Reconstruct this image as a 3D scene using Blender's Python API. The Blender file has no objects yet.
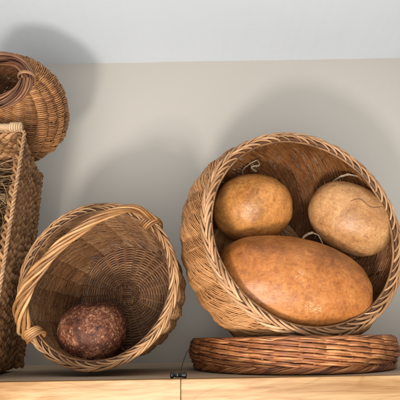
import bpy, math, random
import numpy as np
from mathutils import Matrix, Vector, noise

rng = np.random.default_rng(7)
random.seed(7)
PI = math.pi
R_ = math.radians
sc = bpy.context.scene
COL = sc.collection

# ------------------------------------------------------------------ helpers
def nrm(v):
    return v / np.maximum(np.linalg.norm(v, axis=-1, keepdims=True), 1e-12)

class Geo:
    """collects swept rods and grids, builds ONE mesh with a per-point colour
    attribute 'strand' = (tone, distance along, random, angle round)"""
    def __init__(self):
        self.v = []; self.q = []; self.n = []; self.c = []; self.base = 0

    def sweep(self, P, ref, ra, rb=None, k=6, closed=False, tone=None, caps=True):
        P = np.asarray(P, float)
        if P.ndim == 2: P = P[None]
        S, n, _ = P.shape
        ref = np.broadcast_to(np.asarray(ref, float), P.shape)
        ra = np.broadcast_to(np.asarray(ra, float), (S, n))
        rb = ra if rb is None else np.broadcast_to(np.asarray(rb, float), (S, n))
        if closed:
            T = np.roll(P, -1, 1) - np.roll(P, 1, 1)
        else:
            T = np.gradient(P, axis=1)
        T = nrm(T)
        N = nrm(ref - (ref * T).sum(-1, keepdims=True) * T)
        B = np.cross(T, N)
        a = np.linspace(0, 2 * PI, k, endpoint=False)
        V = P[:, :, None] + (N[:, :, None] * np.cos(a)[None, None, :, None] * ra[..., None, None]
                             + B[:, :, None] * np.sin(a)[None, None, :, None] * rb[..., None, None])
        seg = np.linalg.norm(np.diff(P, axis=1), axis=-1)
        L = np.concatenate([np.zeros((S, 1)), np.cumsum(seg, 1)], 1)
        tone = rng.random(S) if tone is None else np.asarray(tone, float)
        if tone.ndim == 1: tone = np.repeat(tone[:, None], n, 1)
        rnd = rng.random(S)
        c = np.zeros((S, n, k, 4))
        c[..., 0] = tone[..., None]; c[..., 1] = L[..., None]
        c[..., 2] = rnd[:, None, None]; c[..., 3] = np.sin(a / 2)[None, None]
        idx = self.base + np.arange(S * n * k).reshape(S, n, k)
        i0 = idx if closed else idx[:, :-1]
        i1 = np.roll(idx, -1, 1) if closed else idx[:, 1:]
        self.q.append(np.stack([i0, np.roll(i0, -1, 2), np.roll(i1, -1, 2), i1], -1).reshape(-1, 4))
        if caps and not closed:
            self.n += [list(r) for r in idx[:, 0, ::-1]] + [list(r) for r in idx[:, -1]]
        self.v.append(V.reshape(-1, 3)); self.c.append(c.reshape(-1, 4))
        self.base += S * n * k

    def grid(self, V, wrap_u=False, wrap_v=False, c=None):
        V = np.asarray(V, float)
        n, m, _ = V.shape
        idx = self.base + np.arange(n * m).reshape(n, m)
        i0 = idx if wrap_u else idx[:-1]
        i1 = np.roll(idx, -1, 0) if wrap_u else idx[1:]
        if wrap_v:
            q = np.stack([i0, np.roll(i0, -1, 1), np.roll(i1, -1, 1), i1], -1)
        else:
            q = np.stack([i0[:, :-1], i0[:, 1:], i1[:, 1:], i1[:, :-1]], -1)
        self.q.append(q.reshape(-1, 4))
        self.v.append(V.reshape(-1, 3))
        self.c.append(np.full((n * m, 4), .5) if c is None else np.asarray(c).reshape(-1, 4))
        self.base += n * m

    def build(self, name, mat, parent=None, smooth=True):
        me = bpy.data.meshes.new(name)
        v = np.concatenate(self.v).astype(np.float32)
        q = np.concatenate(self.q) if self.q else np.zeros((0, 4), int)
        loops = [q.ravel()] + [np.array(f) for f in self.n]
        tot = np.concatenate([np.full(len(q), 4), np.array([len(f) for f in self.n], int)]).astype(int)
        loops = np.concatenate(loops).astype(np.int32)
        start = np.concatenate([[0], np.cumsum(tot)[:-1]]).astype(np.int32)
        me.vertices.add(len(v)); me.vertices.foreach_set('co', v.ravel())
        me.loops.add(len(loops)); me.loops.foreach_set('vertex_index', loops)
        me.polygons.add(len(tot)); me.polygons.foreach_set('loop_start', start)
        me.polygons.foreach_set('use_smooth', np.full(len(tot), smooth, bool))
        at = me.attributes.new('strand', 'FLOAT_COLOR', 'POINT')
        at.data.foreach_set('color', np.concatenate(self.c).astype(np.float32).ravel())
        me.update(calc_edges=True); me.validate()
        me.materials.append(mat)
        o = bpy.data.objects.new(name, me); COL.objects.link(o)
        if parent is not None: o.parent = parent
        return o

def empty(name, mw, label=None, cat=None, group=None):
    o = bpy.data.objects.new(name, None); COL.objects.link(o)
    o.empty_display_size = .05
    o.matrix_world = mw
    tag(o, label, cat, group)
    return o

def tag(o, label=None, cat=None, group=None, kind=None):
    if label: o['label'] = label
    if cat: o['category'] = cat
    if group: o['group'] = group
    if kind: o['kind'] = kind
    return o

def axes(yaw, pit):
    """local x right, y up, z out of the opening (yaw 0 = toward -y)"""
    a = np.array([math.sin(yaw) * math.cos(pit), -math.cos(yaw) * math.cos(pit), math.sin(pit)])
    x = -np.cross(a, [0, 0, 1.]); x /= np.linalg.norm(x)
    return x, np.cross(a, x), a

def basket_matrix(rim_centre, yaw, pit, L):
    x, y, a = axes(R_(yaw), R_(pit))
    o = np.array(rim_centre) - L * a
    return Matrix(((x[0], y[0], a[0], o[0]), (x[1], y[1], a[1], o[1]), (x[2], y[2], a[2], o[2]), (0, 0, 0, 1)))

def smooth_noise(t, seed, f):
    """cheap periodic-ish noise on an array"""
    r = np.random.default_rng(seed)
    s = 0
    for k in range(1, 6):
        s = s + np.sin(t * f * k * r.uniform(.6, 1.4) + r.uniform(0, 6.28)) / k
    return s / 1.6

# ------------------------------------------------------------------ materials
class NT:
    def __init__(self, name):
        self.m = bpy.data.materials.new(name); self.m.use_nodes = True
        self.t = self.m.node_tree; self.n = self.t.nodes; self.l = self.t.links
        self.b = self.n['Principled BSDF']
    def new(self, typ, **kw):
        n = self.n.new(typ)
        for k, v in kw.items(): setattr(n, k, v)
        return n
    def link(self, a, b): self.l.new(a, b)
    def val(self, sock, v):
        if hasattr(v, 'is_linked') or hasattr(v, 'links'): self.link(v, sock)
        else: sock.default_value = v
    def math(self, op, a, b=0., c=None):
        n = self.new('ShaderNodeMath', operation=op)
        self.val(n.inputs[0], a); self.val(n.inputs[1], b)
        if c is not None: self.val(n.inputs[2], c)
        return n.outputs[0]
    def ramp(self, fac, stops):
        n = self.new('ShaderNodeValToRGB'); e = n.color_ramp.elements
        while len(e) > 1: e.remove(e[-1])
        for i, (p, c) in enumerate(stops):
            x = e[0] if i == 0 else e.new(p)
            x.position = p; x.color = (*c, 1) if len(c) == 3 else c
        self.link(fac, n.inputs[0]); return n.outputs[0]
    def mix(self, fac, a, b, blend='MIX'):
        n = self.new('ShaderNodeMix', data_type='RGBA', blend_type=blend)
        self.val(n.inputs[0], fac)
        for s, v in ((n.inputs[6], a), (n.inputs[7], b)):
            if isinstance(v, tuple): s.default_value = (*v, 1)
            else: self.link(v, s)
        return n.outputs[2]
    def noise(self, vec, scale, detail=3., rough=.55, dist=0.):
        n = self.new('ShaderNodeTexNoise')
        self.link(vec, n.inputs['Vector']); n.inputs['Scale'].default_value = scale
        n.inputs['Detail'].default_value = detail; n.inputs['Roughness'].default_value = rough
        n.inputs['Distortion'].default_value = dist
        return n.outputs[0]
    def bump(self, h, strength, dist):
        n = self.new('ShaderNodeBump'); n.inputs['Strength'].default_value = strength
        n.inputs['Distance'].default_value = dist
        self.link(h, n.inputs['Height']); self.link(n.outputs[0], self.b.inputs['Normal'])
    def obj(self): return self.new('ShaderNodeTexCoord').outputs['Object']
    def mapping(self, vec, scale=(1, 1, 1), loc=(0, 0, 0), rot=(0, 0, 0)):
        n = self.new('ShaderNodeMapping'); self.link(vec, n.inputs[0])
        n.inputs['Scale'].default_value = scale; n.inputs['Location'].default_value = loc
        n.inputs['Rotation'].default_value = rot
        return n.outputs[0]
    def set(self, **kw):
        for k, v in kw.items(): self.val(self.b.inputs[k], v)

def rod_material(name, dark, mid, light, rough=.5, blotch=.5, spec=.4, streak=1., inner_shade=None):
    m = NT(name)
    at = m.new('ShaderNodeAttribute', attribute_name='strand', attribute_type='GEOMETRY')
    sep = m.new('ShaderNodeSeparateColor'); m.link(at.outputs['Color'], sep.inputs[0])
    comb = m.new('ShaderNodeCombineXYZ')
    m.link(m.math('MULTIPLY', sep.outputs[1], 28.), comb.inputs[0])
    m.link(m.math('MULTIPLY', sep.outputs[2], 91.), comb.inputs[1])
    m.link(m.math('MULTIPLY', at.outputs['Alpha'], 1.6), comb.inputs[2])
    n1 = m.noise(comb.outputs[0], 1.0, 4., .6)
    obv = m.obj()
    n2 = m.noise(obv, 11., 3., .5)
    tone = m.math('ADD', m.math('MULTIPLY', sep.outputs[0], .62),
                  m.math('ADD', m.math('MULTIPLY', m.math('SUBTRACT', n1, .5), 1.1 * streak),
                         m.math('MULTIPLY', m.math('SUBTRACT', n2, .38), blotch)))
    col = m.ramp(tone, [(0.0, dark), (.42, mid), (.95, light)])
    # fine dark flecks and bark scars
    cmb2 = m.new('ShaderNodeCombineXYZ')
    m.link(m.math('MULTIPLY', sep.outputs[1], 180.), cmb2.inputs[0])
    m.link(m.math('MULTIPLY', sep.outputs[2], 301.), cmb2.inputs[1])
    m.link(m.math('MULTIPLY', at.outputs['Alpha'], 9.), cmb2.inputs[2])
    n3 = m.noise(cmb2.outputs[0], 1.0, 3., .65)
    fl = m.ramp(n3, [(.28, (.45, .40, .36)), (.44, (1, 1, 1))])
    col = m.mix(.75, col, fl, 'MULTIPLY')
    if inner_shade:                                                        # inward-facing colour darkened to deepen the shade inside a basket
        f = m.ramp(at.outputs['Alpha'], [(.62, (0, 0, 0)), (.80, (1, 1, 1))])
        col = m.mix(f, col, m.mix(1., col, inner_shade, 'MULTIPLY'))
    m.link(col, m.b.inputs['Base Color'])
    rr = m.math('ADD', m.math('MULTIPLY', n3, .3), rough - .15)
    m.set(Roughness=rr); m.b.inputs['Specular IOR Level'].default_value = spec
    m.bump(n3, .35, .0012)
    return m.m

M = {}
M['big'] = rod_material('golden_willow', (.20, .082, .024), (.44, .205, .075), (.62, .345, .155), inner_shade=(.46, .37, .29))
M['big_in'] = M['big']
M['big_rim'] = rod_material('pale_willow', (.10, .044, .017), (.36, .185, .082), (.58, .36, .195))
M['left'] = rod_material('brown_willow', (.12, .052, .019), (.29, .145, .060), (.52, .325, .165), blotch=.7, inner_shade=(.58, .51, .45))
M['left_base'] = rod_material('shaded_willow', (.07, .028, .011), (.155, .068, .028), (.34, .185, .085))  # base colour darkened to carry the dimness deep inside the basket
M['left_rim'] = rod_material('tan_willow', (.08, .034, .013), (.31, .155, .064), (.53, .32, .155))
M['handle'] = rod_material('honey_cane', (.15, .062, .020), (.35, .172, .062), (.54, .315, .138), rough=.42)
M['upper'] = rod_material('rust_willow', (.15, .058, .019), (.36, .158, .054), (.55, .30, .125), inner_shade=(.42, .36, .33))
M['upper_rim'] = rod_material('purple_brown_willow', (.050, .018, .009), (.175, .070, .032), (.42, .215, .105))
M['tray'] = rod_material('reddish_willow', (.085, .026, .009), (.27, .092, .029), (.60, .29, .11), rough=.5, spec=.4, streak=1.3)
M['grass'] = rod_material('seagrass', (.12, .053, .020), (.30, .148, .060), (.49, .28, .13), rough=.65, spec=.25)
M['grass_edge'] = rod_material('pale_seagrass', (.20, .10, .045), (.37, .215, .11), (.53, .35, .20), rough=.6)
M['cane'] = rod_material('pale_cane', (.30, .18, .09), (.46, .30, .17), (.58, .42, .26), rough=.5)
M['straw'] = rod_material('dry_straw', (.10, .058, .028), (.25, .155, .078), (.45, .31, .17), rough=.7, spec=.2)
M['loop'] = rod_material('grey_cane', (.13, .085, .05), (.25, .18, .115), (.42, .33, .23), rough=.45)

def gourd_material(name, dark, mid, light, seed, scuffs=(), veins=.5):
    m = NT(name)
    p = m.mapping(m.obj(), loc=(seed * 3.1, seed * 1.7, seed))
    big = m.noise(p, 7., 4., .6, .6)
    med = m.noise(p, 26., 5., .62, .8)
    fine = m.noise(p, 140., 3., .6)
    t = m.math('ADD', m.math('MULTIPLY', big, .75), m.math('MULTIPLY', med, .35))
    col = m.ramp(t, [(.36, dark), (.53, mid), (.74, light)])
    # wandering darker vein lines and water-stain outlines
    ed = m.math('ABSOLUTE', m.math('SUBTRACT', m.noise(p, 10., 3., .5, 1.4), .52))
    vein = m.ramp(ed, [(.0, (.60, .48, .38)), (.018, (1, 1, 1))])
    col = m.mix(veins, col, vein, 'MULTIPLY')
    # little dark specks
    v = m.new('ShaderNodeTexVoronoi'); m.link(p, v.inputs['Vector']); v.inputs['Scale'].default_value = 55.
    sp = m.ramp(m.math('ADD', v.outputs['Distance'], m.math('MULTIPLY', med, .5)), [(.27, (.42, .30, .22)), (.36, (1, 1, 1))])
    col = m.mix(.55, col, sp, 'MULTIPLY')
    col = m.mix(.5, col, m.ramp(fine, [(.32, (.62, .55, .48)), (.58, (1, 1, 1))]), 'MULTIPLY')
    col = m.mix(.45, col, m.ramp(m.noise(p, 62., 4., .7, .4), [(.36, (.55, .44, .36)), (.50, (1, 1, 1))]), 'MULTIPLY')
    # sharp-edged mould stains, pinprick pores and hairline scratches
    st = m.math('ADD', m.math('MULTIPLY', m.noise(p, 15., 6., .62, .3), .8), m.math('MULTIPLY', med, .2))
    col = m.mix(.42, col, m.ramp(st, [(.40, (.66, .56, .47)), (.425, (1, 1, 1)), (.56, (1, 1, 1)), (.575, (1.16, 1.14, 1.08))]), 'MULTIPLY')
    gr = m.noise(p, 420., 3., .7)
    col = m.mix(.42, col, m.ramp(gr, [(.34, (.50, .42, .36)), (.46, (1, 1, 1)), (.70, (1.12, 1.1, 1.06))]), 'MULTIPLY')
    for rt, sc_ in (((.3, .5, .9), 7.), ((1.2, .2, 2.1), 9.)):
        hs = m.noise(m.mapping(p, scale=(6., 110., 110.), rot=rt), sc_ * .4, 2., .5, .2)
        hl = m.ramp(m.math('ABSOLUTE', m.math('SUBTRACT', hs, .5)), [(.0, (1, 1, 1)), (.010, (0, 0, 0))])
        hm = m.ramp(m.noise(p, 9. + sc_, 2., .5), [(.50, (0, 0, 0)), (.62, (.55, .55, .55))])
        col = m.mix(m.math('MULTIPLY', hl, hm), col, tuple(min(1, c * 1.25 + .03) for c in light))
    # scuffed pale marks at given object-space points
    ob = m.obj(); rough = m.math('ADD', m.math('MULTIPLY', m.noise(p, 48., 5., .7), .55), .16)
    for (x, y, z, r) in scuffs:
        d = m.new('ShaderNodeVectorMath', operation='DISTANCE'); m.link(ob, d.inputs[0]); d.inputs[1].default_value = (x, y, z)
        f = m.math('ADD', m.math('MULTIPLY', d.outputs['Value'], 1. / r), m.math('MULTIPLY', m.math('SUBTRACT', m.noise(p, 85., 4., .7), .5), 4.5))
        line = m.math('ABSOLUTE', m.math('SUBTRACT', m.noise(p, 75., 3., .6, .8), .5))
        near = m.ramp(m.math('MULTIPLY', d.outputs['Value'], 1. / (r * 2.)), [(.45, (1, 1, 1)), (.95, (0, 0, 0))])
        k = m.math('MULTIPLY', m.ramp(line, [(.01, (.45, .45, .45)), (.04, (0, 0, 0))]), near)
        dk = m.math('MULTIPLY', m.ramp(line, [(.06, (.0, .0, .0)), (.10, (.45, .45, .45)), (.16, (0, 0, 0))]), near)
        col = m.mix(dk, col, dark)
        col = m.mix(k, col, (.70, .52, .30))
    m.link(col, m.b.inputs['Base Color']); m.set(Roughness=rough)
    m.b.inputs['Specular IOR Level'].default_value = .42
    sm = m.mapping(p, scale=(9., 60., 60.), rot=(.3, .5, .9))
    scr = m.noise(sm, 3.2, 3., .6, .4)
    pore = m.new('ShaderNodeTexVoronoi'); m.link(p, pore.inputs['Vector']); pore.inputs['Scale'].default_value = 170.
    ph = m.ramp(pore.outputs['Distance'], [(.08, (0, 0, 0)), (.22, (1, 1, 1))])
    hb = m.math('ADD', m.math('MULTIPLY', med, .6), m.math('ADD', m.math('MULTIPLY', fine, .3), m.math('ADD', m.math('MULTIPLY', scr, .5), m.math('MULTIPLY', ph, .12))))
    m.bump(hb, .42, .003)
    return m.m

def pod_material():
    m = NT('pebbled_husk')
    p = m.obj()
    q2 = m.noise(p, 26., 5., .68, .5); q3 = m.noise(p, 240., 3., .6); q4 = m.noise(p, 95., 4., .62, .8)
    t = m.math('ADD', m.math('MULTIPLY', q2, .8), m.math('MULTIPLY', m.math('SUBTRACT', q4, .4), .75))
    col = m.ramp(t, [(.24, (.028, .010, .006)), (.44, (.095, .029, .013)), (.60, (.18, .060, .028)), (.74, (.26, .105, .052))])
    col = m.mix(.5, col, m.ramp(q3, [(.35, (.5, .45, .42)), (.6, (1.1, 1.05, 1.))]), 'MULTIPLY')
    fk = m.ramp(m.math('ADD', m.noise(p, 165., 4., .62, .6), m.math('MULTIPLY', m.math('SUBTRACT', q2, .5), .55)), [(.555, (0, 0, 0)), (.61, (.7, .7, .7))])
    col = m.mix(fk, col, m.mix(q4, (.24, .095, .045), (.46, .26, .15)))
    m.link(col, m.b.inputs['Base Color']); m.set(Roughness=.6)
    m.b.inputs['Specular IOR Level'].default_value = .3
    m.bump(m.math('ADD', q4, m.math('MULTIPLY', q3, .3)), .7, .004)
    return m.m

def paint_material(name, col, rough=.85):
    m = NT(name); p = m.obj()
    a = m.noise(p, 2.2, 3., .5); b = m.noise(p, 160., 4., .6)
    c = m.mix(.5, col, m.ramp(a, [(.3, tuple(x * .965 for x in col)), (.7, tuple(min(1, x * 1.03) for x in col))]))
    m.link(c, m.b.inputs['Base Color']); m.set(Roughness=rough)
    m.b.inputs['Specular IOR Level'].default_value = .2
    c2 = m.noise(p, 38., 3., .6)
    m.bump(m.math('ADD', b, m.math('MULTIPLY', c2, 1.5)), .22, .0014); return m.m

def maple_material(seed):
    m = NT('maple'); p = m.obj()
    s = m.mapping(p, scale=(1.6, 9., 13.), loc=(seed * 2.3, 0, seed))
    g = m.noise(s, 2.0, 5., .6, 1.6)
    s2 = m.mapping(p, scale=(9., 60., 190.), loc=(seed, 0, seed * .3))
    f = m.noise(s2, 1.5, 4., .6, .3)
    s3 = m.mapping(p, scale=(2.0, 3., 7.), loc=(seed * 5.7, 1., 0))
    w = m.math('FRACT', m.math('MULTIPLY', m.noise(s3, 1.3, 2., .45, .5), 9.))
    ring = m.ramp(w, [(.0, (.80, .70, .58)), (.06, (1, 1, 1)), (.9, (1, 1, 1)), (1., (.86, .78, .68))])
    col = m.ramp(g, [(.33, (.235, .112, .036)), (.49, (.335, .192, .080)), (.64, (.41, .262, .128))])
    col = m.mix(.8, col, ring, 'MULTIPLY')
    col = m.mix(.4, col, m.ramp(f, [(.36, (.70, .58, .45)), (.50, (1, 1, 1))]), 'MULTIPLY')
    m.link(col, m.b.inputs['Base Color']); m.set(Roughness=.38)
    m.b.inputs['Specular IOR Level'].default_value = .35
    m.bump(f, .05, .0006); return m.m

def top_material():
    m = NT('dusty_cabinet_top'); p = m.obj()
    a = m.noise(p, 9., 4., .6, .5); b = m.noise(p, 300., 3., .6)
    col = m.ramp(a, [(.3, (.40, .30, .205)), (.7, (.52, .40, .28))])
    col = m.mix(.5, col, m.ramp(b, [(.3, (.7, .68, .66)), (.62, (1.1, 1.08, 1.05))]), 'MULTIPLY')
    m.link(col, m.b.inputs['Base Color']); m.set(Roughness=.7); m.bump(b, .15, .0008); return m.m

def plain(name, col, rough, metal=0.):
    m = NT(name); p = m.obj()
    a = m.noise(p, 400., 3., .6)
    c = m.mix(.6, col, m.ramp(a, [(.3, tuple(x * .6 for x in col)), (.7, tuple(min(1, x * 1.25) for x in col))]))
    m.link(c, m.b.inputs['Base Color']); m.set(Roughness=rough, Metallic=metal); return m.m

# ------------------------------------------------------------------ camera
CAM_H = .0755
sc.camera = cam = bpy.data.objects.new('camera', bpy.data.cameras.new('camera')); COL.objects.link(cam)
cam.data.sensor_width = 36.; cam.data.sensor_fit = 'HORIZONTAL'
cam.data.lens = 36. * 430 / 400
cam.data.clip_start = .01; cam.data.clip_end = 100.
cam.matrix_world = Matrix.Translation((0, 0, CAM_H)) @ Matrix.Rotation(R_(90 + 17.8), 4, 'X') @ Matrix.Rotation(R_(-1.0), 4, 'Z')

# ------------------------------------------------------------------ the setting
WALL_Y, CEIL_Z, FRONT = 1.52, 1.166, .9
g = Geo(); g.grid([[(-3, WALL_Y, -1.4), (3, WALL_Y, -1.4)], [(-3, WALL_Y, CEIL_Z + .02), (3, WALL_Y, CEIL_Z + .02)]])
tag(g.build('wall', paint_material('beige_wall_paint', (.515, .485, .438)), smooth=False), kind='structure')
g = Geo()                                                         # plaster is never quite flat where it meets the wall
cx = np.linspace(-3, 3, 601); cy = np.concatenate([np.linspace(WALL_Y + .004, 1.0, 14), [0, -1., -2.2]])
cz = CEIL_Z + .0011 * smooth_noise(cx, 3, 9.)[None] * np.linspace(1, .3, len(cy))[:, None] + .0007 * smooth_noise(cx, 8, 41.)[None] + 0 * cy[:, None]
g.grid(np.stack([cx[None] + 0 * cz, cy[:, None] + 0 * cz, cz], -1))
tag(g.build('ceiling', paint_material('white_ceiling_paint', (.69, .735, .785)), smooth=False), kind='structure')

def box(name, lo, hi, mat, parent=None, bev=.0015):
    import bmesh
    bm = bmesh.new(); bmesh.ops.create_cube(bm, size=1.)
    lo = Vector(lo); hi = Vector(hi)
    for v in bm.verts: v.co = Vector([(lo[i] + hi[i]) / 2 + v.co[i] * (hi[i] - lo[i]) for i in range(3)])
    bmesh.ops.bevel(bm, geom=bm.edges[:], offset=bev, segments=2, affect='EDGES', profile=.5)
    me = bpy.data.meshes.new(name); bm.to_mesh(me); bm.free(); me.materials.append(mat)
    o = bpy.data.objects.new(name, me); COL.objects.link(o)
    if parent is not None: o.parent = parent
    return o

cab = empty('cabinet', Matrix.Translation((0, FRONT, 0)), 'maple wall cabinet with a dark dusty top carrying the baskets', 'cabinet')
SEAM = -.0435
box('cabinet_top', (-1.5, .019, -.022), (1.5, WALL_Y - FRONT - .001, 0), top_material(), cab, .001)
box('face_board', (-1.5, 0, -.30), (SEAM - .00035, .018, .0006), maple_material(1.), cab, .0016)
box('face_board', (SEAM + .00035, 0.0004, -.30), (1.5, .018, .0004), maple_material(2.), cab, .0016)

# ------------------------------------------------------------------ basket weaving
class Profile:
    def __init__(self, pts):
        pts = np.array(pts, float)
        t = np.linspace(0, 1, len(pts)); tt = np.linspace(0, 1, 400)
        # Catmull-like smoothing through cubic interpolation of each coordinate
        def cub(y):
            d = np.gradient(y, t)
            i = np.clip(np.searchsorted(t, tt) - 1, 0, len(t) - 2); h = t[i + 1] - t[i]; s = (tt - t[i]) / h
            return ((2*s**3 - 3*s**2 + 1) * y[i] + (s**3 - 2*s**2 + s) * h * d[i]
                    + (-2*s**3 + 3*s**2) * y[i+1] + (s**3 - s**2) * h * d[i+1])
        self.r, self.z = cub(pts[:, 0]), cub(pts[:, 1])
        self.u = np.concatenate([[0], np.cumsum(np.hypot(np.diff(self.r), np.diff(self.z)))])
        self.L = self.u[-1]
        dr, dz = np.gradient(self.r, self.u), np.gradient(self.z, self.u)
        l = np.hypot(dr, dz); self.nr, self.nz = dz / l, -dr / l
    def __call__(self, u):
        f = lambda y: np.interp(u, self.u, y)
        return f(self.r), f(self.z), f(self.nr), f(self.nz)

def woven_side(geo, prof, cols, strands, turn, d, amp, drift=0., npts=70, seed=0, flat=1., tone_fn=None, dent=.0, flute=0.):
    """slanted rods wrapped from base edge to rim, alternately in front of and behind each stake"""
    S, n = strands, npts
    th0 = np.arange(S) * 2 * PI / S
    u = np.linspace(0, prof.L, n)[None].repeat(S, 0)
    th = th0[:, None] + turn * u / prof.L + smooth_noise(u * 20 + th0[:, None] * 9, seed, 1.) * .004
    ph = cols / 2 * th - drift * u + PI * (np.arange(S)[:, None] % 2)
    s = np.sin(ph); off = np.sign(s) * np.abs(s) ** .75 * amp
    off = off * (1 + .25 * rng.standard_normal((S, 1))) + .0006 * rng.standard_normal((S, n))
    bulge = dent * smooth_noise(th + u * 3, seed + 5, 2.) * np.sin(PI * u / prof.L)
    r, z, nr, nz = prof(u)
    bulge = bulge + flute * (np.abs(s) - .6) * np.sin(PI * np.clip(u / prof.L, 0, 1)) ** .5
    r = r + nr * (off + bulge); z = z + nz * (off + bulge)
    P = np.stack([r * np.cos(th), r * np.sin(th), z], -1)
    ref = np.stack([nr * np.cos(th), nr * np.sin(th), nz], -1)
    rad = d / 2 * (1 + .18 * rng.standard_normal((S, 1)).clip(-1.5, 1.5))
    tone = rng.random((S, 1)) * .8 + .2 * rng.random((S, n))
    tone = tone * .72 + .28 * (np.arange(S)[:, None] % 2)
    if tone_fn is not None: tone = tone_fn(tone, u / prof.L, th)
    geo.sweep(P, ref, rad * flat, rad, k=6, tone=tone)

def stakes(geo, prof, cols, rad, drift=0., off=0.):
    n = 40
    u = np.linspace(0, prof.L, n)[None].repeat(cols, 0)
    th = (np.arange(cols)[:, None] + .5) * 2 * PI / cols + 2 * drift * u / cols
    r, z, nr, nz = prof(u)
    r = r + nr * off; z = z + nz * off
    P = np.stack([r * np.cos(th), r * np.sin(th), z], -1)
    geo.sweep(P, np.stack([nr * np.cos(th), nr * np.sin(th), nz], -1), rad, k=6)

def woven_base(geo, R, spokes, pitch, d, amp, z0=0., dome=0.):
    rows = int((R - .02) / pitch); n = spokes * 8
    th = np.linspace(0, 2 * PI, n, endpoint=False)[None].repeat(rows, 0)
    rr = (.02 + pitch * np.arange(rows))[:, None] + .0007 * smooth_noise(th + np.arange(rows)[:, None] * 7, 3, 3.)
    s = np.sin(spokes / 2 * th + PI * np.arange(rows)[:, None])
    z = z0 + np.sign(s) * np.abs(s) ** .8 * amp + dome * (1 - (rr / R) ** 2)
    P = np.stack([rr * np.cos(th), rr * np.sin(th), z], -1)
    tone = np.repeat(rng.random((rows, 1)), n, 1) * .7 + .3 * np.repeat(rng.random((rows, spokes // 2)), 16, 1)[:, :n]
    geo.sweep(P, (0, 0, 1.), d / 2, k=6, closed=True, tone=tone)
    ang = (np.arange(spokes)) * 2 * PI / spokes
    t = np.linspace(.012, R, 14)
    for a in ang:
        geo.sweep(np.stack([t * np.cos(a), t * np.sin(a), z0 + dome * (1 - (t / R) ** 2)], -1), (0, 0, 1.), .0028, k=6)
    for k in range(-3, 4):                                       # the cross at the centre
        for q in (0, 1):
            t = np.linspace(-.026, .026, 8); w = np.full(8, k * .0055)
            x, y = (t, w) if q else (w, t)
            zz = z0 + dome + .004 * np.cos(t / .026 * PI) * (1 if q else -1)
            geo.sweep(np.stack([x, y, zz], -1), (0, 0, 1.), .0029, k=6)

def plait(geo, R, z, width, thick, cycles, rod, per=2, lean=0., core=None, n=720, seed=0, tone=None):
    """three-strand plaited border lying round the mouth; lean tilts it outward"""
    th = np.linspace(0, 2 * PI, n, endpoint=False)
    er = np.stack([np.cos(th), np.sin(th), 0 * th], -1); ez = np.array([0, 0, 1.])
    ea = er * math.cos(lean) - ez * math.sin(lean)                   # across the plait
    en = er * math.sin(lean) + ez * math.cos(lean)                   # out of the plait
    wob = .0016 * smooth_noise(th * 1., seed + 11, 3.)
    for i in range(3):
        ph = cycles * th + 2 * PI * i / 3 + .25 * np.sin(th * 2 + seed)
        for j in range(per):
            o = (j - (per - 1) / 2) * rod * 1.75
            x = width * np.sin(ph) + wob
            y = thick * np.sin(2 * ph)
            slope = width * cycles * np.cos(ph) / R
            c = 1 / np.sqrt(1 + slope ** 2)
            dth = -o * slope * c / R
            x = x + o * c
            t2 = th + dth
            e2 = np.stack([np.cos(t2), np.sin(t2), 0 * t2], -1)
            a2 = e2 * math.cos(lean) - ez * math.sin(lean); n2 = e2 * math.sin(lean) + ez * math.cos(lean)
            P = e2 * R + ez * z + a2 * x[:, None] + n2 * (y + .0007 * rng.standard_normal())[:, None]
            tn = np.repeat(rng.random(int(cycles * 1.5)), int(n / int(cycles * 1.5)) + 1)[:n]
            geo.sweep(P, n2, rod * (1 + .12 * rng.standard_normal()), k=8, closed=True, tone=tn[None] * .8 + .1)
    if core:
        for dx in (-.45, .45):
            geo.sweep(er * R + ez * z + ea * width * dx, en, core, k=8, closed=True, tone=[.05])

def frames(P):
    """parallel-transported normals along an open path"""
    T = nrm(np.gradient(P, axis=0)); N = np.zeros_like(P)
    v = np.cross(T[0], [0.3, .2, 1.]); v /= np.linalg.norm(v)
    for i in range(len(P)):
        v = v - (v @ T[i]) * T[i]; v /= np.linalg.norm(v); N[i] = v
    return T, N, np.cross(T, N)

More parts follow.
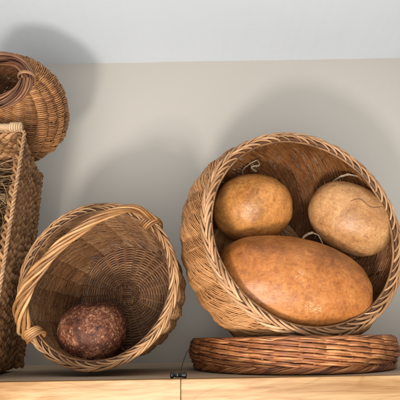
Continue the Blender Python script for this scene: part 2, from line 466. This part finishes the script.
def border(geo, R, z, half, K, span, rod, per=2, lean=.4, core=.006, lift=.006):
    """woven border: two rows of straight overlapping strokes that meet in chevrons along the crown"""
    n = 22; t = np.linspace(0, 1, n)
    def at(th, x, h):
        r = R + x * math.cos(lean) + h * math.sin(lean); zz = z - x * math.sin(lean) + h * math.cos(lean)
        P = np.stack([r * np.cos(th), r * np.sin(th), zz], -1)
        N = np.stack([math.sin(lean) * np.cos(th), math.sin(lean) * np.sin(th), math.cos(lean) + 0 * th], -1)
        return P, N
    for row in (-1, 1):
        for i in range(K):
            base = .28 + rng.random() * .6
            j0 = rng.normal() * .012; sp = span * (1 + .10 * rng.standard_normal()); tip = .12 + .08 * rng.random()
            for j in range(per):
                o = (j - (per - 1) / 2) * rod * 1.9
                th = 2 * PI * (i + (.5 if row > 0 else 0)) / K + j0 + sp * t + row * 0 - o * .6 / R
                x = row * half * (1.0 - (1.0 + tip) * t) + o * .95
                h = -lift * 1.2 + lift * 2.2 * np.sin(PI * (.04 + .92 * t)) ** .6 * (1 - .18 * t) + .0006 * rng.standard_normal() - .35 * np.abs(x) ** 2 / half
                P, N = at(th, x, h)
                rr = rod * (1 + .12 * rng.standard_normal()) * (.72 + .36 * np.sin(PI * t) ** .6)
                geo.sweep(P, N, rr * .86, rr * 1.08, k=8, tone=[base + .22 * rng.random()])
    th = np.linspace(0, 2 * PI, 900, endpoint=False)
    for x in (-.55, 0, .55):
        P, N = at(th, half * x + 0 * th, -lift * 1.0 + 0 * th)
        geo.sweep(P, N, core, k=8, closed=True, tone=[-.7])
    for x, h, tn in ((.95, -2.0, .45), (-.98, -1.9, .25), (1.1, -2.9, .6)):   # plain waling rods below the border
        P, N = at(th, half * x + .0007 * smooth_noise(th, int(K + x * 9), 5.), -lift * -h * 1. + .0007 * smooth_noise(th, int(K + 3 + x * 9), 7.))
        geo.sweep(P, N, rod * 1.05, k=7, closed=True, tone=[tn])

def rope(geo, P, rods, rad, pitch, rod, closed=False, core=None, k=8):
    """twisted bundle of rods along path P; rad may vary along it"""
    P = np.asarray(P, float); n = len(P)
    T, N, B = frames(P)
    L = np.concatenate([[0], np.cumsum(np.linalg.norm(np.diff(P, axis=0), axis=1))])
    rad = np.broadcast_to(rad, (n,)); rod = np.broadcast_to(rod, (n,))
    for i in range(rods):
        a = 2 * PI * (i / rods + L / pitch) + .12 * smooth_noise(L * 30, i, 1.)
        rr = rad * (1 + .08 * rng.standard_normal())
        Q = P + (N * np.cos(a)[:, None] + B * np.sin(a)[:, None]) * rr[:, None]
        geo.sweep(Q, N * np.cos(a)[:, None] + B * np.sin(a)[:, None], rod * (1 + .1 * rng.standard_normal()), k=k)
    if core: geo.sweep(P, N, core, k=8, tone=[.05])

def spline(pts, n):
    """Catmull-Rom through pts"""
    p = np.array(pts, float); p = np.vstack([2 * p[0] - p[1], p, 2 * p[-1] - p[-2]])
    m = len(pts) - 1; t = np.linspace(0, m, n); i = np.minimum(t.astype(int), m - 1); s = (t - i)[:, None]
    a, b, c, d = p[i], p[i + 1], p[i + 2], p[i + 3]
    return .5 * (2 * b + (c - a) * s + (2 * a - 5 * b + 4 * c - d) * s ** 2 + (3 * b - a - 3 * c + d) * s ** 3)

# ------------------------------------------------------------------ large basket on its side (right)
BL = .33
big_m = basket_matrix((.253, 1.0, .325), 13, 4.5, BL)
big = empty('wicker_basket', big_m, 'large golden round wicker basket on its side, holding three gourds', 'basket')
prof = Profile([(.165, 0), (.205, .04), (.258, .12), (.279, .20), (.276, .26), (.248, BL - .008)])
g = Geo()
woven_side(g, prof, 28, 430, 1.7, .0040, .0028, drift=3., npts=90, seed=1, dent=.0035, flute=.0028)
stakes(g, prof, 28, .0032, drift=3.)
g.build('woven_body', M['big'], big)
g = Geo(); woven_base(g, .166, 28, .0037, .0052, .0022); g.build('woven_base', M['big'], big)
g = Geo(); border(g, .249, BL, .0130, 54, .29, .00285, per=1, lean=.5, core=.0050, lift=.0055)
g.build('plaited_rim', M['big_rim'], big)

# ------------------------------------------------------------------ handled basket (lower left)
LL = .25
left_m = basket_matrix((-.243, 1.0, .2035), -8, 2, LL)
left = empty('handled_basket', left_m, 'brown round wicker basket on its side with a twisted arched handle', 'basket')
prof = Profile([(.142, 0), (.160, .02), (.168, .08), (.173, .15), (.176, .20), (.178, LL - .006)])
g = Geo()
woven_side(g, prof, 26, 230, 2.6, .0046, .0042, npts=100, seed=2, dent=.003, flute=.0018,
           tone_fn=lambda t, f, th: t * .75 + .35 * np.clip((f - .45) * 2, 0, 1))  # rods coloured paler toward the rim, where light reaches inside
stakes(g, prof, 26, .0036)
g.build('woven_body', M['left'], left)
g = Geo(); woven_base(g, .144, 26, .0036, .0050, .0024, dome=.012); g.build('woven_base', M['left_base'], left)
g = Geo(); border(g, .185, LL, .0098, 46, .33, .00225, per=1, lean=.4, core=.0038, lift=.0046)
g.build('plaited_rim', M['left_rim'], left)
Rr = .184; tA, tB = R_(214), R_(45)
pA = np.array([Rr * math.cos(tA), Rr * math.sin(tA), LL]); pB = np.array([Rr * math.cos(tB), Rr * math.sin(tB), LL])
t = np.linspace(0, 1, 150); w = ((1 - np.cos(PI * t)) / 2)[:, None]
arch = pA * (1 - w) + pB * w + (np.sin(PI * t) ** .8)[:, None] * np.array([-.010, .060, .115])
dA = np.array([math.cos(tA), math.sin(tA), 0]); dB = np.array([math.cos(tB), math.sin(tB), 0])
path = spline(np.vstack([[pA + dA * .006 + (0, 0, -.06), pA + dA * .016 + (0, 0, -.02)], arch[8:-8:10],
                         [pB + dB * .014 + (0, 0, -.02), pB + dB * .004 + (0, 0, -.06)]]), 220)
g = Geo()
rad = np.interp(np.linspace(0, 1, 220), [0, .25, .55, 1], [.0102, .0098, .0072, .0050])
rope(g, path, 7, rad * 1.16, .27, rad * .42, core=.0075)
hd = g.build('twisted_handle', M['handle'], left)
g = Geo()
for k in range(5):                                               # rods wrapped round the rim where the handle starts
    a = np.linspace(-.5 * PI, 1.6 * PI, 40); wv = tA + .02 + k * .028 + a * .012
    rr = .1785 + np.cos(a) * (.017 + .001 * k); zz = LL + np.sin(a) * .016
    g.sweep(np.stack([rr * np.cos(wv), rr * np.sin(wv), zz], -1), np.stack([np.cos(a) * np.cos(wv), np.cos(a) * np.sin(wv), np.sin(a)], -1), .0034, k=8)
g.build('binding', M['handle'], hd)
g = Geo()
for k in range(5):
    a = np.linspace(-.5 * PI, 1.5 * PI, 40); wv = tB - .05 + k * .034 + a * .016
    rr = .182 + np.cos(a) * .0165; zz = LL + np.sin(a) * .013
    g.sweep(np.stack([rr * np.cos(wv), rr * np.sin(wv), zz], -1), np.stack([np.cos(a) * np.cos(wv), np.cos(a) * np.sin(wv), np.sin(a)], -1), .0028, k=8)
g.build('binding', M['handle'], hd)

# ------------------------------------------------------------------ small-mouthed basket (upper left)
UL = .20
up_m = basket_matrix((-.534, .99, .735), 4, 8, UL)
up = empty('round_basket', up_m, 'rust brown round wicker basket with a narrow mouth, lying on the seagrass box', 'basket')
prof = Profile([(.124, 0), (.139, .010), (.147, .06), (.147, .11), (.123, .165), (.086, UL - .004)])
g = Geo()
woven_side(g, prof, 20, 180, -2.6, .0046, .0046, drift=55., npts=130, seed=3, flute=.006)
stakes(g, prof, 20, .0034, drift=55.)
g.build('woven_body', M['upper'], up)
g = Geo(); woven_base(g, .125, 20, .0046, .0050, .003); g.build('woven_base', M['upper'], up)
g = Geo()
th = np.linspace(0, 2 * PI, 361)
for k in range(19):                                              # thin dark rods coiled round the mouth in two layers
    lay = k % 2
    a = 2 * PI * k / 19 + th * (1 + 3. / 19) + .26 * smooth_noise(th, k, 2.) * np.sin(th / 2)
    rr = .077 + np.cos(a) * (.0165 - .0035 * lay + .001 * rng.standard_normal()); zz = UL + .004 + np.sin(a) * (.0150 - .0035 * lay)
    g.sweep(np.stack([rr * np.cos(th), rr * np.sin(th), zz], -1), np.stack([np.cos(a) * np.cos(th), np.cos(a) * np.sin(th), np.sin(a)], -1), .0026 * (1 + .15 * rng.standard_normal()), k=8)
g.sweep(np.stack([.077 * np.cos(th), .077 * np.sin(th), 0 * th + UL + .004], -1), (0, 0, 1.), .0095, k=8, tone=[-.6])
cr = g.build('coiled_rim', M['upper_rim'], up)
g = Geo()
a = np.linspace(-.6 * PI, 1.2 * PI, 40); wv = .12 + a * .03      # one loose binding strip over the coil
rr = .077 + np.cos(a) * .0215; zz = UL + .004 + np.sin(a) * .021
g.sweep(np.stack([rr * np.cos(wv), rr * np.sin(wv), zz], -1), np.stack([np.cos(a) * np.cos(wv), np.cos(a) * np.sin(wv), np.sin(a)], -1), .0022, .0055, k=8, tone=[.95])
g.build('binding_strip', M['upper_rim'], cr)

# ------------------------------------------------------------------ shallow tray under the large basket
TR, TZ = .261, .074
tray = empty('wicker_tray', Matrix.Translation((.226, .913 + TR + .006, .001)), 'shallow reddish brown round wicker tray under the large basket', 'tray')
g = Geo()
def tray_rows(g, rows, z0, dz, cols, d, amp):
    n = cols * 10
    th = np.linspace(0, 2 * PI, n, endpoint=False)
    for r in range(rows):
        for q in (0, 1):
            s = np.sin(cols / 2 * th + PI * r + .9 * r * 0)
            zz = z0 + dz * r + (q - .5) * d * .8 + .0018 * np.sin(cols / 2 * th + PI * r + PI / 2) + .0008 * smooth_noise(th, r * 2 + q, 9.)
            rr = TR - .005 - .017 * ((zz - .046) / .040) ** 2 + np.sign(s) * np.abs(s) ** .8 * amp + .0008 * rng.standard_normal()
            tn = np.roll(np.repeat(.25 + .5 * rng.random(cols // 2), 20)[:n], rng.integers(0, n)) + .25 * rng.random()
            g.sweep(np.stack([rr * np.cos(th), rr * np.sin(th), zz], -1), np.stack([np.cos(th), np.sin(th), 0 * th], -1),
                    d / 2 * (1 + .3 * np.sin(cols / 2 * th + PI * r + .6)), k=7, closed=True, tone=tn[None])
tray_rows(g, 11, .0150, .0052, 30, .0046, .0036)
tt = np.linspace(.008, TZ - .006, 6)
for k in range(30):
    a = (k + .5) * 2 * PI / 30
    g.sweep(np.stack([(TR - .006 - .017 * ((tt - .046) / .040) ** 2) * np.cos(a), (TR - .006 - .017 * ((tt - .046) / .040) ** 2) * np.sin(a), tt], -1), (math.cos(a), math.sin(a), 0), .003, k=6)
g.build('woven_wall', M['tray'], tray)
g = Geo(); woven_base(g, TR - .020, 44, .0062, .0056, .003, z0=.012); g.build('woven_base', M['tray'], tray)
def rolled(geo, R, z, minor, rods, span, rod, a0, a1, zs=1.):
    """rolled border: each rod travels round the ring while climbing over the edge"""
    n = 36; t = np.linspace(0, 1, n)
    for i in range(rods):
        th = 2 * PI * i / rods + span * t + .01 * rng.standard_normal(); a = a0 + (a1 - a0) * t
        rr = R + np.cos(a) * minor; zz = z + np.sin(a) * minor * zs
        geo.sweep(np.stack([rr * np.cos(th), rr * np.sin(th), zz], -1), np.stack([np.cos(a) * np.cos(th), np.cos(a) * np.sin(th), np.sin(a)], -1),
                  rod * (.75 + .35 * np.sin(PI * t)) * (1 + .1 * rng.standard_normal()), k=7)
g = Geo()
rolled(g, TR - .021, .009, .0085, 80, .42, .0027, -.75 * PI, .55 * PI, .75)
g.sweep(np.stack([(TR - .021) * np.cos(th), (TR - .021) * np.sin(th), 0 * th + .010], -1), (0, 0, 1.), .006, k=8, tone=[0.])
g.build('rolled_foot', M['tray'], tray)
g = Geo()
rolled(g, TR - .015, TZ - .005, .0052, 60, .62, .0024, -.15 * PI, 1.0 * PI, .7)
g.sweep(np.stack([(TR - .017) * np.cos(th), (TR - .017) * np.sin(th), 0 * th + TZ - .008], -1), (0, 0, 1.), .0045, k=8, tone=[0.])
g.build('rolled_rim', M['tray'], tray)

# ------------------------------------------------------------------ seagrass box on its side (far left)
BX, BY, BZ, BD, BW = -.425, .952, .577, .27, .46        # right edge x, front y, top z, depth, width
bx = empty('seagrass_box', Matrix.Translation((BX - BW / 2, BY + BD, 0)), 'plaited seagrass storage box lying on its side at the far left', 'box')
def rect(hx, z0, z1, rc, n=400):
    """closed rounded rectangle in x-z; returns points and outward normals"""
    segs = []; nn = []
    cx, cz0, cz1 = hx - rc, z0 + rc, z1 - rc
    for (x, z, a) in ((cx, cz1, 0), (-cx, cz1, PI / 2), (-cx, cz0, PI), (cx, cz0, 1.5 * PI)):
        for t in np.linspace(0, PI / 2, 10):
            segs.append((x + rc * math.cos(a + t), z + rc * math.sin(a + t)))
    p = np.array(segs); p = np.vstack([p, p[:1]])
    l = np.concatenate([[0], np.cumsum(np.linalg.norm(np.diff(p, axis=0), axis=1))])
    s = np.linspace(0, l[-1], n, endpoint=False)
    q = np.stack([np.interp(s, l, p[:, 0]), np.interp(s, l, p[:, 1])], -1)
    d = np.roll(q, -1, 0) - np.roll(q, 1, 0); d = nrm(d)
    return q, np.stack([d[:, 1], -d[:, 0]], -1), s, l[-1]
g = Geo()
ROWS = 13
for r in range(ROWS):
    f = (r + .5) / ROWS                                            # 0 at the mouth, 1 at the base
    q, nn, s, LT = rect(BW / 2 - .055 * f, .004 + .0 * f, BZ - .012 - .008 * f, .02, 640)
    cyc = round(LT / .058)
    q[:, 0] -= .020 * (1 - q[:, 1] / BZ)
    ph0 = rng.random() * 6
    for i in range(3):
        ph = 2 * PI * cyc * s / LT + 2 * PI * i / 3 + ph0 + .5 * smooth_noise(s * 9, r * 3 + i, 1.)
        yy = (f - 1) * BD + .0085 * np.sin(ph); oo = -.008 + .0058 * np.sin(2 * ph)
        P = np.stack([q[:, 0] + nn[:, 0] * oo, yy, q[:, 1] + nn[:, 1] * oo], -1)
        ref = np.stack([nn[:, 0], 0 * s, nn[:, 1]], -1)
        tn = np.repeat(rng.random(cyc), 640 // cyc + 1)[:640]
        g.sweep(P, ref, .0042, .0068 * (1 + .15 * np.sin(ph * 1.3 + i)), k=8, closed=True, tone=tn[None])
g.build('woven_sides', M['grass'], bx)
g = Geo()
zz = np.arange(.02, BZ - .02, .0165); xs = np.linspace(-BW / 2 + .05, BW / 2 - .05, 120)
for z in zz:
    for i in range(3):
        ph = xs * 2 * PI / .055 + 2 * PI * i / 3 + z * 40
        g.sweep(np.stack([xs, -.012 + .005 * np.sin(2 * ph), z + .0075 * np.sin(ph)], -1), (0, -1., 0), .0042, .006, k=7, tone=rng.random((1, 120)) * .2 + .4 * rng.random())
g.build('woven_back', M['grass'], bx)
g = Geo()
q, nn, s, LT = rect(BW / 2 + .001, 0.004, BZ - .006, .012, 1600)
q[:, 0] -= .020 * (1 - q[:, 1] / BZ)
P = np.stack([q[:, 0], 0 * s - BD, q[:, 1]], -1); keep = None
for i in range(2):                                                # wrapped edge cord
    a = 2 * PI * round(LT / .021) * s / LT + PI * i
    er = np.stack([nn[:, 0], 0 * s, nn[:, 1]], -1); ey = np.array([0, 1., 0])
    dirv = er * np.cos(a)[:, None] + ey * np.sin(a)[:, None]
    g.sweep(P + dirv * .0025 - er * .003, dirv, .0026, .0029, k=8, closed=True)
g.build('edge_cord', M['grass_edge'], bx)
g = Geo()
xs = np.linspace(-BW / 2 + .02, BW / 2 - .008, 30)
P = np.stack([xs, 0 * xs - BD - .004, 0 * xs + BZ - .001 + .001 * np.sin(xs * 15)], -1)
g.sweep(P, (0, 0, 1.), .0088, k=14, tone=[.35])
for k in range(5):
    a = np.linspace(0, 2 * PI, 24, endpoint=False); x0 = BW / 2 - .012 - k * .0056
    g.sweep(np.stack([x0 + .001 * np.sin(a), -BD - .004 + .0098 * np.cos(a), BZ - .001 + .0098 * np.sin(a)], -1), (1., 0, 0), .0027, k=7, closed=True, tone=[.5 + .1 * k])
g.build('rim_rod', M['cane'], bx)

# dried vines inside the box
vn = empty('dried_vines', Matrix.Translation((-.56, 1.06, .30)), 'tangle of thin dried vines and grass stuffed in the seagrass box', 'dried vines')
g = Geo()
for k in range(46):
    c = np.array([rng.uniform(-.10, .085), rng.uniform(-.085, .05), rng.uniform(-.07, .14)])
    rad = rng.uniform(.025, .075); t = np.linspace(0, rng.uniform(2.5, 6.), 60)
    ax = nrm(np.array([rng.normal() * .6, -1., rng.normal() * .6])); e1 = nrm(np.cross(ax, [0, 0, 1.])); e2 = np.cross(ax, e1)
    p0 = rng.uniform(0, 6.28)
    P = c + rad * (np.cos(t + p0)[:, None] * e1 + 1.25 * np.sin(t + p0)[:, None] * e2) + .006 * t[:, None] * ax
    P[:, 0] = np.clip(P[:, 0], -.2, .095)
    P[:, 1] = np.clip(P[:, 1], -.10, .12)
    g.sweep(P, ax, rng.uniform(.0011, .0026), k=6)
for k in range(240):                                                # hay lying across the top
    x0 = rng.uniform(-.16, .02); z = rng.uniform(.10, .24); y = rng.uniform(-.03, .12)
    t = np.linspace(0, 1, 10); l = rng.uniform(.05, .12)
    P = np.stack([np.minimum(x0 + l * t, .092), y + .01 * np.sin(t * 3 + k), z + .012 * np.sin(t * 2.5 + k * 1.7) + rng.normal() * .02 * t], -1)
    g.sweep(P, (0, -1., 0), rng.uniform(.0008, .0016), k=5)
g.build('vine_stems', M['straw'], vn)

# ------------------------------------------------------------------ gourds
def gourd_surface(radii, seed, lumps, pear, blunt):
    def at(th, ph, lift=1.):
        sn = math.sin(th) ** blunt; x, y, z = math.cos(th), sn * math.cos(ph), sn * math.sin(ph)
        v = Vector((x * 1.1 + seed * 7.3, y * 1.1, z * 1.1))
        f = 1 + lumps * noise.noise(v) + lumps * .18 * noise.noise(v * 4.) + lumps * .05 * noise.noise(v * 13.)
        w = 1 + pear * x
        return ((x * f - .05 * math.exp(-(th / .16) ** 2)) * radii[0] * lift, y * f * w * radii[1] * lift, z * f * w * radii[2] * lift)
    return at

def gourd(name, loc, radii, rot, mat, label, seed, lumps=.03, pear=0., blunt=.9):
    """a rounded body about local x with soft irregularities, stem end at +x"""
    n, m = 90, 120
    at = gourd_surface(radii, seed, lumps, pear, blunt)
    V = [[at(th, ph) for ph in np.linspace(0, 2 * PI, m, endpoint=False)] for th in np.linspace(0, PI, n)]
    g = Geo(); g.grid(V, wrap_v=True)
    mw = Matrix.Translation(loc) @ Matrix.Rotation(rot[2], 4, 'Z') @ Matrix.Rotation(rot[1], 4, 'Y') @ Matrix.Rotation(rot[0], 4, 'X')
    root = empty(name, mw, label, 'gourd', 'gourds in the large basket')
    g.build('shell', mat, root)
    return root, mw

def local(mw, pts): return np.array([list(mw.inverted() @ Vector(p)) for p in pts])

gm = gourd_material('burnt_orange_gourd', (.20, .064, .012), (.39, .136, .031), (.52, .222, .066), 1., scuffs=((-.006, -.125, .012, .010), (.025, -.110, -.053, .008), (.044, -.104, -.056, .007)), veins=.3)
big_g, mwb = gourd('gourd', (.218, 1.085, .193), (.191, .119, .123), (0, R_(9), R_(3)), gm, 'largest gourd, long burnt orange, across the front of the large basket', 1, .05, -.03, .55)
gl = gourd_material('amber_gourd', (.34, .145, .034), (.55, .235, .062), (.67, .355, .125), 2., scuffs=((-.012, -.094, -.030, .007),), veins=.5)
left_g, mwl = gourd('gourd', (.146, 1.155, .420), (.112, .100, .096), (0, R_(2), R_(-6)), gl, 'orange gourd behind the largest one, at the left of the large basket', 2, .06)
gr = gourd_material('pale_tan_gourd', (.25, .11, .038), (.44, .215, .082), (.57, .32, .14), 3., veins=.35)
right_g, mwr = gourd('gourd', (.407, 1.13, .378), (.118, .094, .094), (0, R_(33), R_(4)), gr, 'pale tan gourd with a curved scar, at the right of the large basket', 3, .05)
# raised wandering scar on the pale gourd
t = np.linspace(0, 1, 60)
at = gourd_surface((.118, .094, .094), 3, .05, 0., .9)
lon = -.34 + .66 * t; lat = -.04 + .42 * t + .15 * np.sin(t * 6.2 + .2) * (1 - .45 * t)
P = np.array([at(PI / 2 - a_, PI - b_, 1.003) for a_, b_ in zip(lon, lat)])
g = Geo(); g.sweep(P, P, .0006 + .0003 * np.sin(t * PI), .0009 + .0009 * np.sin(t * PI), k=6, tone=[.05])
g.build('surface_scar', rod_material('gourd_scar', (.19, .085, .03), (.27, .13, .05), (.33, .18, .075)), right_g)
def loop_strip(root, mw, pts, r1, r2, name='cane_loop'):
    P = spline(local(mw, pts), 60); g = Geo(); T, N, B = frames(P); tl = np.linspace(0, 1, 60)
    q = (1 + .22 * smooth_noise(tl, len(pts), 14.)) * (1 - .45 * tl ** 2)
    P = P + .0012 * np.stack([smooth_noise(tl, 1, 22.), smooth_noise(tl, 2, 25.), smooth_noise(tl, 3, 19.)], -1)
    g.sweep(P, N, r1 * q, r2 * q, k=8, tone=[.7]); return g.build(name, M['loop'], root)
loop_strip(left_g, mwl, [(.125, 1.18, .515), (.128, 1.17, .540), (.145, 1.16, .555), (.168, 1.155, .562), (.172, 1.15, .548), (.150, 1.15, .540), (.165, 1.16, .530)], .0018, .0045)
loop_strip(right_g, mwr, [(.355, 1.13, .455), (.366, 1.12, .478), (.395, 1.115, .496), (.430, 1.11, .494), (.458, 1.11, .474), (.470, 1.12, .445)], .0022, .0042)
loop_strip(big_g, mwb, [(.265, 1.10, .300), (.270, 1.105, .322), (.288, 1.11, .334), (.308, 1.115, .332), (.320, 1.12, .318), (.322, 1.12, .295)], .0020, .0036)

# ------------------------------------------------------------------ pebbly brown pod in the handled basket
def pod(loc, radii):
    n, m = 150, 220
    th = np.linspace(0, PI, n)[:, None]; ph = np.linspace(0, 2 * PI, m, endpoint=False)[None]
    X = np.sin(th) * np.cos(ph); Y = np.sin(th) * np.sin(ph); Z = np.cos(th) + 0 * ph
    f = np.ones_like(X)
    dimp = nrm(np.array([.10, -.25, 1.])); g1 = nrm(np.array([.02, -1., .45]))
    for i in range(n):
        for j in range(m):
            v = Vector((X[i, j], Y[i, j], Z[i, j]))
            d = math.acos(max(-1, min(1, v.x * dimp[0] + v.y * dimp[1] + v.z * dimp[2])))
            groove = math.exp(-((v.x - .06 - .05 * v.z) / .13) ** 2) * max(0., v.z + .15) * (1 if v.y < .3 else .3)
            vd = noise.voronoi(v * 9.)[0][0]
            f[i, j] = 1 - .20 * math.exp(-(d / .34) ** 2) - .05 * groove + .05 * noise.noise(v * 1.6) + .02 * noise.noise(v * 5) + .012 * noise.noise(v * 14) + .006 * (.45 - vd)
    g = Geo(); g.grid(np.stack([X * f * radii[0], Y * f * radii[1], Z * f * radii[2]], -1), wrap_v=True)
    o = g.build('seed_pod', pod_material())
    o.matrix_world = Matrix.Translation(loc) @ Matrix.Rotation(R_(-8), 4, 'Y')
    return tag(o, 'pebbly dark reddish brown dried pod with a dimpled top, inside the handled basket', 'seed pod')
pod((-.266, 1.095, .095), (.084, .078, .076))

# a rough husk showing at the frame's edge inside the seagrass box
def husk(loc, radii):
    n, m = 60, 80
    th = np.linspace(0, PI, n)[:, None]; ph = np.linspace(0, 2 * PI, m, endpoint=False)[None]
    X = np.sin(th) * np.cos(ph); Y = np.sin(th) * np.sin(ph); Z = np.cos(th) + 0 * ph
    f = np.ones_like(X)
    for i in range(n):
        for j in range(m):
            v = Vector((X[i, j], Y[i, j], Z[i, j])); f[i, j] = 1 + .08 * noise.noise(v * 2) + .06 * noise.noise(v * 7)
    g = Geo(); g.grid(np.stack([X * f * radii[0], Y * f * radii[1], Z * f * radii[2]], -1), wrap_v=True)
    m_ = NT('fibrous_husk'); p = m_.mapping(m_.obj(), scale=(60, 60, 14))
    h = m_.noise(p, 3., 5., .65, .6)
    m_.link(m_.ramp(h, [(.3, (.07, .03, .015)), (.55, (.24, .105, .055)), (.75, (.40, .21, .12))]), m_.b.inputs['Base Color'])
    m_.set(Roughness=.7); m_.bump(h, .6, .004)
    o = g.build('dried_husk', m_.m); o.location = loc
    return tag(o, 'rough reddish brown dried husk below the vines in the seagrass box', 'husk')
husk((-.523, 1.02, .245), (.058, .055, .075))
husk2 = None

# ------------------------------------------------------------------ little black clip with its cord at the cabinet seam
ck = empty('cord_clip', Matrix.Translation((-.045, .918, .0062)) @ Matrix.Diagonal((1.1, 1.6, 1.6, 1)), 'tiny black clip with a thin cord on the cabinet top beside the tray', 'clip')
blk = plain('black_plastic', (.012, .011, .010), .4); stl = plain('worn_steel', (.35, .33, .30), .35, 1.)
def lathe(pts, n=20):
    p = np.array(pts, float); a = np.linspace(0, 2 * PI, n, endpoint=False)
    return np.stack([np.repeat(p[:, :1], n, 1), p[:, 1:2] * np.cos(a), p[:, 1:2] * np.sin(a)], -1)
g = Geo(); g.grid(lathe([(-.0185, .0001), (-.0183, .0026), (-.0165, .0037), (-.0130, .0035), (-.0118, .0022), (-.009, .0018), (-.009, .0001)]), wrap_v=True); g.build('knob', blk, ck)
g = Geo(); g.grid(lathe([(-.0092, .0001), (-.0092, .0027), (-.0055, .0027), (-.0050, .0032), (-.004, .0032), (-.004, .0001)]), wrap_v=True); g.build('ferrule', stl, ck)
g = Geo(); g.grid(lathe([(-.004, .0001), (-.004, .0024), (.004, .0030), (.009, .0037), (.0112, .0032), (.0118, .0001)]), wrap_v=True); g.build('barrel', blk, ck)
g = Geo(); P = spline([(.0005, -.002, .003), (.002, .012, .009), (.005, .05, .018), (.0095, .10, .026), (.0165, .150, .0325)], 40)
g.sweep(P, (0, -1., 0), .0006, k=6); g.build('cord', blk, ck)
for o in ck.children: pass

# ------------------------------------------------------------------ light: a low lamp in front on the left, soft room light
def lamp(name, loc, target, energy, size, col):
    l = bpy.data.lights.new(name, 'AREA'); l.shape = 'DISK'; l.size = size; l.energy = energy; l.color = col
    o = bpy.data.objects.new(name, l); COL.objects.link(o); o.location = loc
    o.rotation_euler = (Vector(target) - Vector(loc)).to_track_quat('-Z', 'Y').to_euler()
    return o
lamp('key_lamp', (-.32, -.25, -.60), (.05, 1.1, .35), 24., .20, (1., .93, .84))
lamp('counter_bounce', (.0, -1.0, -.62), (.1, 1.2, .4), 58., 1.8, (1., .975, .94))
w = bpy.data.worlds.new('World'); sc.world = w; w.use_nodes = True
w.node_tree.nodes['Background'].inputs[0].default_value = (1., .985, .965, 1)
w.node_tree.nodes['Background'].inputs[1].default_value = .33

sc.view_settings.view_transform = 'Standard'; sc.view_settings.look = 'None'
sc.view_settings.exposure = 0; sc.view_settings.gamma = 1
